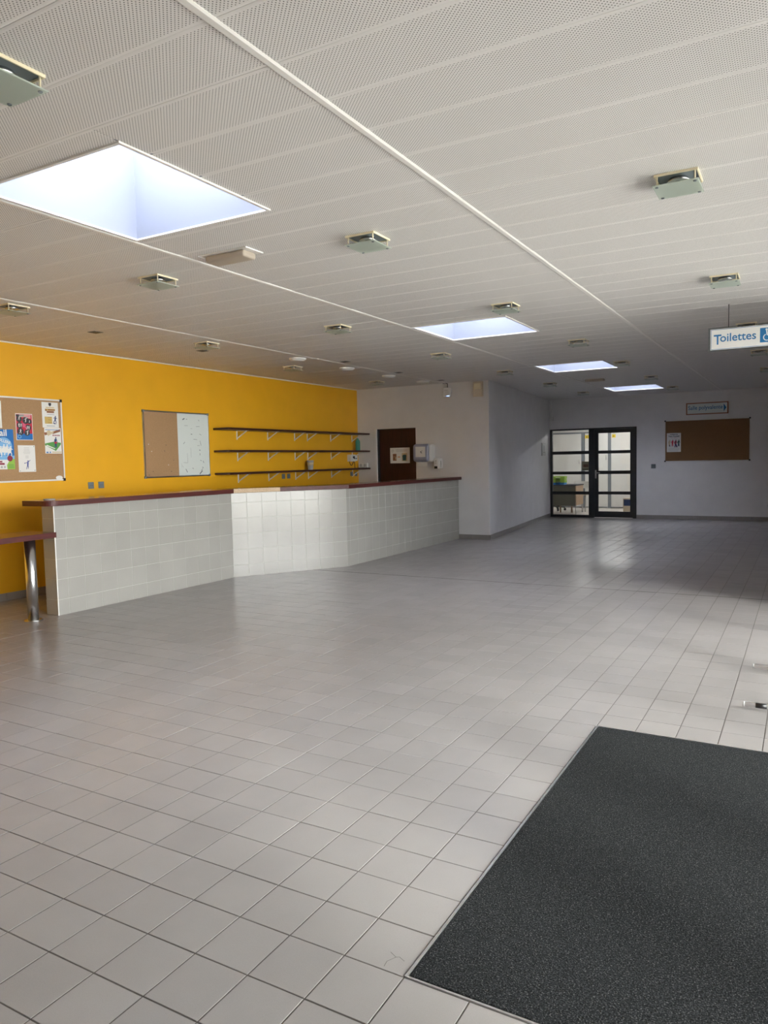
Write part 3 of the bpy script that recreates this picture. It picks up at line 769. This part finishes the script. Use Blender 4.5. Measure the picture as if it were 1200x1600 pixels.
# ================================================================== SHELVES
SD = .27
def bracket():
    t_ = .012
    me = MB()
    me.box(-.011, .011, 0, .004, -.135, 0).box(-.011, .011, 0, .235, -.004, 0)
    a = Vector((0, .004, -.115)); b = Vector((0, .20, -.004)); d = (b-a).normalized(); n_ = Vector((0, -d.z, d.y))*.007
    v = [me.bm.verts.new((sx*.006, *(p_+n_*k)[1:])) for sx in (-1, 1) for p_ in (a, b) for k in (-1, 1)]
    for q in ((0, 1, 3, 2), (4, 6, 7, 5), (0, 4, 5, 1), (2, 3, 7, 6), (1, 5, 7, 3), (0, 2, 6, 4)): me.bm.faces.new([v[i] for i in q])
    return me.mesh('bracket', 'whitep')
bme = bracket()
names3 = ['top', 'middle', 'bottom']
for k, z in enumerate((1.985, 1.656, 1.322)):       # top surface
    for h_, (y0, y1, brs) in enumerate(((6.56, 8.745, (7.085, 7.832, 8.56)), (8.75, 10.575, (8.934, 9.665, 10.398)))):
        t = thing('wall_shelf', (XL, (y0+y1)/2, z), 'dark %s shelf board on white brackets, %s half of the yellow wall run' % (names3[k], ('left', 'right')[h_]), 'shelf', 'dark shelves on the yellow wall')
        MB().box(.004, SD+.03, y0-(y0+y1)/2, y1-(y0+y1)/2, -.03, 0, .002, 1).build('board', 'shelfwood', t)
        for yb in brs:
            link('bracket', bme, t, (.0, yb-(y0+y1)/2, -.03), (0, 0, -PI/2))
# things on the shelves
t = thing('tumbler', (XL+.14, 8.81, 1.322), 'grey patterned tumbler standing on the bottom shelf', 'cup')
MB().lathe([(.042, 0), (.045, .004), (.06, .158), (.062, .162)], (0, 0, 0), 24).build('cup_body', 'inkg', t)
MB().lathe([(.0535, 0), (.0575, .05)], (0, 0, .075), 24).build('printed_band', 'pbeige', t)
t = thing('spray_bottle', (XL+.14, 10.385, 1.656), 'tall green plastic bottle standing on the middle shelf by the corner', 'bottle')
MB().lathe([(.04, 0), (.045, .006), (.045, .17), (.038, .195), (.018, .215), (.016, .235)], (0, 0, 0), 20).build('bottle_body', 'bottle', t)
MB().lathe([(.02, 0), (.02, .025), (.014, .03)], (0, 0, .233), 16).build('cap', 'whitep', t)
t = thing('wall_control_box', (XL, 10.30, 1.515), 'white control box with dark knob between middle and bottom shelf', 'box')
MB().box(0, .09, -.085, .085, -.065, .065, .006, 2).build('case', 'whitep', t)
MB().cyl((.089, .0, .015), (.11, .0, .015), .022, n=16).box(.105, .112, -.004, .04, -.018, .0).build('knob', 'black', t)
MB().box(0, .06, .09, .20, -.055, .045, .005, 2).build('side_box', 'whitep', t)
MB().cyl((.059, .15, -.01), (.068, .15, -.01), .012, n=12).build('button', 'black', t)
pts = [(.03, -.06+.15*i/10, -.065-.075*math.sin(PI*i/10)) for i in range(11)]
MB().tube(pts, .006, 8).build('cable', 'black', t)
MB().tube([(.03, .10, -.05), (.03, .13, -.1), (.03, .14, -.19)], .006, 8).build('cable', 'black', t)

# ================================================================== BACK WALL DOOR AND FITTINGS
d1 = struct('door_1', MB().box(DX0+.03, DX1-.004, YB+.055, YB+.095, .005, DZ-.006, .002, 1), 'darkwood')
MB().box(DX0, DX0+.03, YB+.02, YB+.12, 0, DZ).box(DX0+.03, DX1, YB+.04, YB+.12, DZ-.012, DZ).build('door_frame', 'anth', d1)
MB().cyl((DX0+.10, YB+.055, 1.02), (DX0+.10, YB+.02, 1.02), .012, n=12).cyl((DX0+.10, YB+.02, 1.02), (DX0+.22, YB+.02, 1.02), .009, n=12).build('door_handle', 'steel', d1)
struct('trim_6', MB().box(DX0-.05, DX0-.002, YB-.006, YB, 0, DZ+.004), 'white')
t = sheet('door_notice', .425, .295, (-5.79, YB+.0545, 1.398), 0, 'white notice with two photos taped on the dark door', 0, 'notice')
p = Pr(t)
p.put('photo_of_door', 'pbrown', [R4(-.155, -.075, .05, .18)]); p.put('photo_bright_spot', 'pbeige', [R4(-.10, -.08, .07, .115), R4(-.15, -.08, .12, .125)])
p.put('photo_of_bin', 'pbeige', [R4(.04, .155, .04, .19)]); p.put('bin', 'pteal', [[(.06, .05), (.13, .05), (.14, .15), (.055, .15)], R4(.07, .13, .15, .16)])
p.put('arrow', 'porange', [R4(-.05, -.01, .112, .126), [(-.01, .104), (.008, .119), (-.01, .134)]])
p.put('text_lines', 'inkg', lines(-.1, .17, .225, .262, 3, .005)); p.put('stamp', 'inkg', [disc(-.155, .235, .024)]); p.put('stamp_centre', 'paper', [disc(-.155, .235, .017)])
# paper towel dispenser
t = thing('paper_towel_dispenser', (-5.19, YB, 1.41), 'smoky blue paper towel dispenser on the grey wall by the dark door', 'dispenser')
MB().box(-.165, .185, -.19, 0, 0, .33, .04, 5).build('body', 'whitep', t)
MB().box(-.19, .14, -.225, -.06, .005, .335, .055, 6).build('cover', 'smoke', t)
MB().box(-.12, .08, -.2275, -.224, .095, .285, .001, 1).build('paper_window', 'paper', t)
MB().box(-.02, .0, -.2285, -.227, .18, .20).box(.005, .02, -.2285, -.227, .205, .212).box(-.012, .015, -.2285, -.227, .165, .175).build('mark', 'ink', t)
MB().box(.141, .150, -.12, -.085, .06, .12, .003, 1).build('lever', 'black', t)
MB().box(-.115, .085, -.165, -.160, -.07, .02).build('paper_towel', 'paper', t)
t = thing('soap_dispenser', (-4.945, YB, 1.283), 'small white soap dispenser right of the paper towel dispenser', 'dispenser')
MB().box(-.058, .045, -.11, 0, 0, .20, .018, 4).build('body', 'whitep', t)
MB().box(.0455, .075, -.10, 0, 0.005, .195, .014, 3).build('side_cover', 'whitep', t)
MB().box(.047, .076, -.085, -.06, .02, .15, .004, 1).build('level_window', 'black', t)
MB().box(-.045, .02, -.113, -.10, .005, .05, .005, 2).build('push_bar', 'black', t)
MB().box(-.02, .0, -.1115, -.11, .14, .15).box(-.015, -.006, -.1115, -.11, .10, .115).build('mark', 'ink', t)
# access point and alarm
t = thing('wifi_router', (-4.75, YB, 2.58), 'small white wifi box hanging under the ceiling on a cable', 'router')
o = MB().box(-.085, .085, -.045, -.008, 0, .175, .022, 4).build('body', 'whitep', t, (0, 0, 0), (0, .06, 0))
MB().box(-.045, .02, -.0465, -.0445, .118, .124).box(-.03, .03, -.0465, -.0445, .09, .093).build('mark', 'inkg', o)
MB().box(0, .05, -.0465, -.0445, .018, .024).build('status_light', mat('led', (.2, .4, 1), .5, emit=((.3, .5, 1), 2)), o)
MB().tube([(.01, -.02, .17), (.012, -.02, .24), (-.02, -.02, .252), (-.08, -.02, .25)], .006, 8).build('cable', 'black', t)
t = thing('motion_detector', (-4.135, YB, 2.553), 'tall beige motion detector box at the top of the wall corner', 'detector')
MB().box(-.088, .088, -.07, 0, 0, .265, .006, 2).build('body', 'beigep', t)
MB().box(-.065, .065, -.082, -.068, .13, .235, .012, 3).build('lens', 'cream', t)
MB().box(-.03, .03, -.0715, -.07, .03, .045).build('mark', 'beigep', t)
# corridor wall fitting
ang = math.atan2(YF-YB, XPF-XP)
pp = Vector((XP, YB))+cd_*4.60
t = thing('wall_frame', (pp.x, pp.y, 1.49), 'narrow framed notice on the side wall left of the glazed door', 'notice', None, ang+PI)
# local -y must face the corridor
t.rotation_euler = (0, 0, math.atan2(cd_.y, cd_.x))
MB().box(-.20, .20, -.02, -.001, 0, .30, .003, 1).build('frame', 'steel', t)
MB().box(-.17, .17, -.022, -.019, .07, .27).build('paper', 'paper', t)
MB().box(-.03, .0, -.0228, -.0215, .11, .24).box(-.12, .12, -.0228, -.0215, .08, .09).build('print', 'ink', t)
t = thing('junction_box', (-4.435, YF, 2.33), 'small white junction box with conduit in the corner above the glazed door', 'box')
MB().box(-.035, .045, -.05, 0, 0, .10, .005, 2).build('case', 'whitep', t)
MB().box(-.025, .0, -.03, 0, .10, ZC-2.335).build('conduit', 'whitep', t)

# ================================================================== SIGNS
t = thing('toilet_sign', (.55, 5.9, 2.412), 'hanging white sign reading Toilettes with a blue wheelchair symbol', 'sign')
MB().box(-.41, .41, -.004, .004, 0, .222, .002, 1).build('acrylic_panel', glass_mat('acrylic', (.80, .84, .85)), t)
MB().box(-.39, .39, -.0052, .0052, .014, .206).build('face', 'paper', t)
mb = MB()
for a_ in ((-.385, .385, .018, .0215), (-.385, .385, .198, .2015), (-.385, -.3815, .018, .2015), (.3815, .385, .018, .2015)): mb.box(a_[0], a_[1], -.006, -.005, a_[2], a_[3])
mb.build('blue_border', 'bluep', t)
def fit(o, w, h):
    xs = [v.co.x for v in o.data.vertices]; ys = [v.co.y for v in o.data.vertices]
    x0, y0 = min(xs), min(ys); sx, sy = w/(max(xs)-x0), h/(max(ys)-y0)
    for v in o.data.vertices: v.co.x = (v.co.x-x0)*sx; v.co.y = (v.co.y-y0)*sy
fit(text('letter', 'T', .1, 'bluep', t, (-.361, -.0058, .062), (PI/2, 0, 0), 'LEFT', .0004, .0015), .066, .092)
fit(text('lettering', 'oilettes', .1, 'bluep', t, (-.306, -.0058, .084), (PI/2, 0, 0), 'LEFT', .0004, .0012), .302, .076)
MB().box(.028, .16, -.0062, -.005, .048, .178).build('symbol_field', 'bluep', t)
p = Pr(t); p.y = -.0064
def ringp(x, z, r, w_, a0, a1, n=14): 
    return [[(x+r*math.cos(a_), z+r*math.sin(a_)), (x+(r-w_)*math.cos(a_), z+(r-w_)*math.sin(a_)), (x+(r-w_)*math.cos(b_), z+(r-w_)*math.sin(b_)), (x+r*math.cos(b_), z+r*math.sin(b_))] for a_, b_ in [(a0+(a1-a0)*i/n, a0+(a1-a0)*(i+1)/n) for i in range(n)]]
p.put('wheelchair_symbol', 'paper', [disc(.082, .162, .010, 12), limb(.083, .152, .086, .112, .012), limb(.084, .128, .112, .128, .007), limb(.086, .112, .115, .112, .009), limb(.115, .112, .13, .075, .010), limb(.13, .077, .142, .083, .007)]+ringp(.085, .092, .032, .008, PI*.62, PI*1.95))
p.put('male_symbol', 'bluep', figure(.215, .05, .13, 2)); p.put('female_symbol', 'bluep', figure(.305, .05, .13, 2)+[[(.28, .09), (.34, .09), (.31, .16)]])
for sx in (-.235, .235): MB().cyl((sx, 0, .215), (sx, 0, ZC-2.412), .0035, n=8).build('hanging_rod', 'black', t)
t = thing('hall_sign', (-.953, YF, 2.325), 'framed hall sign with blue arrow above the far cork board', 'sign')
MB().box(-.43, .43, -.012, -.001, 0, .26).build('backing', 'pbrown', t)
MB().box(-.405, .405, -.016, -.011, .022, .238).build('face', 'wboard', t)
fit(text('lettering', 'Salle polyvalente', .1, 'bluep', t, (-.385, -.0165, .08), (PI/2, 0, 0), 'LEFT', .0003, .001), .70, .115)
p = Pr(t); p.y = -.0165; p.put('arrow', 'bluep', [[(.335, .045), (.39, .13), (.335, .215)]])

# ================================================================== CEILING FIXTURES
def spot():
    t = bpy.data.objects.new('ceiling_light', None); COL.objects.link(t)
    a = .102; mb = MB(); w = .006
    mb.box(-a, a, -a, -a+w, -.011, .002).box(-a, a, a-w, a, -.011, .002).box(-a, -a+w, -a+w, a-w, -.011, .002).box(a-w, a, -a+w, a-w, -.011, .002)
    mb.build('rim', 'cream', t)
    MB().box(-a+w, a-w, -a+w, a-w, -.003, .002).build('backplate', 'greyp', t)
    MB().cyl((0, 0, -.004), (0, 0, -.022), .045, .055, n=20).cyl((0, 0, -.022), (0, 0, -.024), .02, n=12).build('reflector', 'chrome', t)
    MB().box(-.108, .108, -.108, .108, -.058, -.052, .002, 1).build('glass_plate', 'frost', t)
    b = .088
    for sx in (-b, b):
        for sy in (-b, b):
            g = MB().cyl((sx, sy, -.002), (sx, sy, -.053), .004, n=10).build('standoff', 'cream', t)
            MB().cyl((sx, sy, -.0575), (sx, sy, -.062), .009, .007, n=14).build('screw_cap', 'greyp', g)
    return t
proto = spot()
RY = [-.06, 2.30, 4.72, 7.175, 9.55, 11.93, 14.3]
LC = [('right-hand row near the Toilettes sign', .385, (1, 2, 3, 4, 5, 6)), ('row right of the skylights', -1.43, (0, 1, 2, 3, 4, 5, 6)), ('row left of the skylights', -3.245, (1, 2, 3, 4, 5, 6)), ('row nearest the yellow wall', None, (1, 2, 3, 4))]
ordn = ['first', 'second', 'third', 'fourth', 'fifth', 'sixth', 'seventh']
used = False
for nm_, x, rws in LC:
    for k, r in enumerate(rws):
        xx = x if x is not None else (-4.99, -5.04, -5.53, -5.61)[k]
        yy = RY[r]+(-.17 if (x is None and r == 3) else 0)
        if r == 0: xx = -1.50
        o = proto if not used else copy_tree(proto); used = True
        o.location = (xx, yy, ZC)
        tag(o, 'frosted glass ceiling light, %s in the %s' % (ordn[k], nm_), 'ceiling light', 'square glass ceiling lights')
def emergency(loc, label):
    t = thing('emergency_light', loc, label, 'emergency light', 'emergency lights')
    MB().box(-.2, .2, -.085, .085, -.005, .002, .002, 1).build('base_plate', 'trimw', t)
    MB().box(-.165, .165, -.065, .065, -.048, -.004, .016, 4).build('diffuser', translucent_mat('diffuser_plastic', (.56, .49, .41), .25, .3), t)
    MB().box(-.204, -.198, -.088, .088, -.008, 0).box(.198, .204, -.088, .088, -.008, 0).build('end_clips', 'whitep', t)
emergency((-2.375, 2.11, ZC), 'oblong emergency light behind the large near skylight')
emergency((-2.36, 11.73, ZC), 'oblong emergency light between the third and fourth skylights')
for k, (x, y) in enumerate(((-4.97, 6.365), (-5.0, 7.635), (-5.0, 8.895), (-4.97, 10.07))):
    t = thing('round_downlight', (x, y, ZC), 'round white recessed downlight above the bar, %s from the front' % ordn[k], 'downlight', 'round downlights above the bar')
    MB().lathe([(.112, 0), (.112, -.008), (.104, -.022), (.088, -.030)], (0, 0, .001), 28).build('ring', 'whitep', t)
    MB().lathe([(.086, -.029), (.07, -.036), (.03, -.040)], (0, 0, 0), 24).build('diffuser', 'paper', t)
vl = ['small dark square ceiling vent beside the yellow wall at left', 'small dark square ceiling vent under the second light along the yellow wall', 'dark ceiling vent between the first two round downlights', 'dark ceiling vent between the second and fourth round downlights', 'dark ceiling vent just above the wifi box']
for k, (x, y) in enumerate(((-5.45, 3.53), (-5.48, 5.12), (-4.64, 7.03), (-4.67, 8.62), (-4.63, 10.09))):
    t = thing('ceiling_vent', (x, y, ZC), vl[k], 'vent', 'dark ceiling vents')
    MB().box(-.055, .055, -.055, .055, -.004, .001, .001, 1).build('frame', 'greyp', t)
    for q in range(4): MB().box(-.045, .045, -.042+q*.023, -.028+q*.023, -.006, -.003).build('slat', 'black', t)

# ================================================================== GLAZED DOOR SCREEN AND ROOM BEYOND
d2 = bpy.data.objects.new('door_2', None); COL.objects.link(d2); d2['kind'] = 'structure'; d2.location = (0, YF, 0)
D0, D1 = -.01, .06
mb = MB()
mb.box(FX0, FX1, D0, D1, 2.085, FZ).box(FX0, -4.423, D0, D1, 0, 2.085).box(-2.529, FX1, D0, D1, 0, 2.085).box(-3.542, -3.415, D0, D1, 0, 2.085).box(-4.423, -3.542, D0, D1, 0, .06)
for z0, z1 in ((1.511, 1.587), (1.030, 1.100), (.548, .620)): mb.box(-4.423, -3.542, D0+.005, D1-.005, z0, z1)
mb.build('fixed_frame', 'anth', d2)
for z0, z1 in ((.06, .548), (.62, 1.03), (1.10, 1.511), (1.587, 2.085)): MB().box(-4.423, -3.542, .022, .028, z0, z1).build('pane', 'glass', d2)
mb = MB(); e0, e1 = .0, .05
mb.box(-3.413, -3.321, e0, e1, .01, 2.083).box(-2.587, -2.531, e0, e1, .01, 2.083).box(-3.321, -2.587, e0, e1, 1.994, 2.083).box(-3.321, -2.587, e0, e1, .01, .15)
for z0, z1 in ((1.512, 1.584), (1.031, 1.110), (.551, .621)): mb.box(-3.321, -2.587, e0+.004, e1-.004, z0, z1)
lf = mb.build('door_leaf', 'anth', d2)
for z0, z1 in ((.15, .551), (.621, 1.031), (1.11, 1.512), (1.584, 1.994)): MB().box(-3.321, -2.587, .022, .028, z0, z1).build('pane', 'glass', lf)
MB().box(-3.395, -3.36, -.008, .001, .93, 1.13, .003, 1).cyl((-3.378, -.008, 1.062), (-3.378, -.05, 1.062), .009, n=12).cyl((-3.385, -.05, 1.062), (-3.27, -.05, 1.062), .009, n=12).build('door_handle', 'steel', lf)
# room beyond
RB = 19.45
struct('floor_beyond', MB().box(-6.2, -1.2, YF+T+.001, RB, -.12, 0).box(FX0, FX1, YF+.002, YF+T+.001, -.12, -.001), 'farfloor')
mb = MB(); mb.box(-6.3, -4.7, YF+T+.001, YF+T+.1, 0, 2.6).box(-1.9, -1.1, YF+T+.001, YF+T+.05, 0, 2.6).box(-6.3, -6.2, YF+T, RB, 0, 2.6).box(-1.2, -1.1, YF+T, RB, 0, 2.6).box(-6.3, -1.1, RB, RB+.1, 0, 2.6)
struct('wall_beyond', mb, 'stall')
cb = struct('ceiling_beyond', MB().box(-6.3, -1.1, YF+T+.001, RB+.1, 2.55, 2.65), mat('warm_white_ceiling', (.75, .68, .63), .7))
st = thing('toilet_partition', (-3.9, 19.25, 0), 'pale cubicle partition with grey posts seen through the glazed door', 'partition')
for x0, x1 in ((-5.9, -4.60), (-4.50, -3.86), (-3.775, -2.75), (-2.66, -1.7)):
    o = MB().box(x0+3.9, x1+3.9, 0, .03, .02, 2.10, .002, 1).build('partition_panel', 'stall', st)
for x0 in (-4.60, -3.86, -2.75): MB().box(x0+3.9, x0+3.99, -.012, .045, 0, 2.10).build('post', 'stallg', st)
MB().box(-2.0, 2.2, -.02, .04, 2.10, 2.14).build('head_rail', 'stallg', st)
MB().box(-2.0, 2.2, -.004, 0, .02, .035).build('foot_rail', 'stallg', st)
for x, z in ((-3.905, 1.35), (-4.65, 1.25)): MB().cyl((x+3.9, -.04, z), (x+3.9, -.04, z+.13), .009, n=10).build('pull_handle', 'steel', st)
for x in (-4.445, -3.70): 
    MB().poly3([(x+3.9-.05, -.0015, 1.96), (x+3.9+.05, -.0015, 1.96), (x+3.9+.05, -.0015, 2.05), (x+3.9-.05, -.0015, 2.05)]).build('warning_sticker', 'pyellow', st)
    MB().poly3([(x+3.9-.02, -.0025, 1.985), (x+3.9+.02, -.0025, 1.985), (x+3.9, -.0025, 2.03)]).build('sticker_symbol', 'ink', st)
# desk
dk = thing('desk', (-4.6, 17.25, 0), 'olive and tan office desk behind the left glass panes', 'desk')
MB().box(-.42, .50, -.36, .36, .715, .74, .003, 1).build('desk_top', 'ink', dk)
MB().box(-.40, .46, -.335, -.31, .20, .714).build('modesty_panel', 'olive', dk)
MB().box(.46, .485, -.335, .335, .22, .714).build('side_panel', 'tan', dk)
for x in (-.38, .47):
    for y in (-.32, .30): MB().cyl((x, y, 0), (x, y, .3), .016, n=10).build('leg', 'steel', dk)
for x, y in ((-.05, .1), (.25, .1)): MB().cyl((x, y, 0), (x, y, .7), .022, n=10).build('leg', 'tan', dk)
for k, (z, m_, lab) in enumerate(((.74, 'blue', 'blue plastic letter tray at the bottom of the stack on the desk'), (.795, 'green', 'lime green letter tray just above the blue one'), (.85, 'green', 'middle lime green letter tray on the desk'), (.905, 'green', 'topmost lime green letter tray on the desk'))):
    t = thing('letter_tray', (-4.62+.008*(k % 2), 17.12, z), lab, 'tray', 'stacked letter trays on the desk')
    mb = MB(); mb.box(-.17, .17, -.12, .12, 0, .006).box(-.17, -.163, -.12, .12, .006, .05).box(.163, .17, -.12, .12, .006, .05).box(-.163, .163, .113, .12, .006, .05).box(-.163, -.06, -.12, -.113, .006, .045).box(.06, .163, -.12, -.113, .006, .045)
    mb.build('tray_body', m_, t)
    if k in (1, 3): MB().box(-.1, .1, -.1, .1, .008, .016).build('papers', 'paper', t)
# wooden chair behind the desk
ch = thing('office_chair', (-4.28, 18.12, 0), 'pale curved chair back showing above the desk', 'chair')
mb = MB(); pts = [(.24*math.sin(a_), .09*math.cos(a_)) for a_ in [-1.2+2.4*i/12 for i in range(13)]]
poly = [(x, y) for x, y in pts]+[(x*.9, y-.025) for x, y in pts[::-1]]
mb.prism(poly, .60, .79, .008, 2); mb.build('backrest', 'whitep', ch)
MB().box(-.21, .21, -.42, .0, .43, .46, .01, 2).build('seat', 'beigep', ch)
for x in (-.18, .18):
    for y in (-.38, .02): MB().cyl((x, y, 0), (x, y, .44), .014, n=8).build('leg', 'steel', ch)
    MB().cyl((x, .03, .44), (x, .05, .64), .012, n=8).build('back_post', 'steel', ch)
sc = thing('swivel_chair_base', (-5.0, 18.0, 0), 'black castor base of a swivel chair under the desk', 'chair')
for k in range(5):
    a_ = 2*PI*k/5+.3; x, y = .27*math.cos(a_), .27*math.sin(a_)
    g = MB().cyl((0, 0, .13), (x, y, .085), .022, .014, n=8).build('spoke', 'black', sc)
    MB().cyl((x-.02*math.sin(a_), y+.02*math.cos(a_), .035), (x+.02*math.sin(a_), y-.02*math.cos(a_), .035), .034, n=14).cyl((x, y, .06), (x, y, .09), .008, n=8).build('castor', 'black', g)
MB().cyl((0, 0, .12), (0, 0, .42), .026, n=12).build('gas_column', 'black', sc)
MB().box(-.23, .23, -.22, .22, .42, .50, .03, 3).build('seat', 'black', sc)
# boxes
t = thing('cardboard_box', (-3.01, 18.0, 0), 'beige box with a blue label on the floor behind the glass door', 'box')
MB().box(-.15, .15, -.12, .12, 0, .36, .004, 1).build('box_body', 'beigep', t); MB().box(-.13, .13, -.1215, -.12, .16, .32).build('label_print', 'pnavy', t)
t = thing('taped_sheet', (0, 0, 0), 'tan printed sheet taped inside the fixed glass pane', 'notice')
t.location = (-3.62, YF+.03, 1.10)
MB().box(-.095, .075, 0, .004, .02, .235).build('sheet', 'pbeige', t); MB().box(-.06, .06, -.0008, 0, .10, .17).build('print', 'pbrown', t); MB().box(-.08, .06, -.0008, 0, .04, .06).box(-.08, .06, -.0008, 0, .20, .215).build('print_bars', 'olive', t)
# unseen, added to brighten the room beyond: ceiling lamp
MB().box(-4.3, -2.9, 17.84, 17.96, 2.50, 2.55).build('fill_lamp_housing', 'whitep', cb)
MB().box(-4.28, -2.92, 17.855, 17.945, 2.475, 2.50, .01, 2).build('fill_lamp_tube', 'fill_lamp', cb)

# ================================================================== COAT RACK FEET AT THE RIGHT EDGE
t = thing('tube_stand', (1.0, 3.26, 0), 'stand with two silver tube feet reaching in from the right edge', 'stand')
for y in (-.43, .43):
    g = MB().cyl((-.325, y, .032), (.325, y, .032), .0135, n=18).build('foot_tube', 'whitem', t)
    MB().cyl((-.327, y, .032), (-.318, y, .032), .0138, n=18).build('end_cap', 'inkg', g)
    if y < 0: MB().cyl((-.262, y, .032), (-.205, y, .032), .0152, n=18).build('dark_reflection_band', 'black', g)  # black band stands in for a dark reflection on this tube
    for x in (-.10, .29): MB().cyl((x, y, 0), (x, y, .02), .010, n=10).build('foot_pad', 'black', g)
    MB().cyl((.12, y, .03), (.12, y, 1.55), .014, n=14).build('upright', 'chrome', t)
MB().cyl((.12, -.43, 1.55), (.12, .43, 1.55), .014, n=14).build('top_rail', 'chrome', t)
MB().cyl((.12, -.43, .25), (.12, .43, .25), .01, n=12).build('stretcher', 'chrome', t)
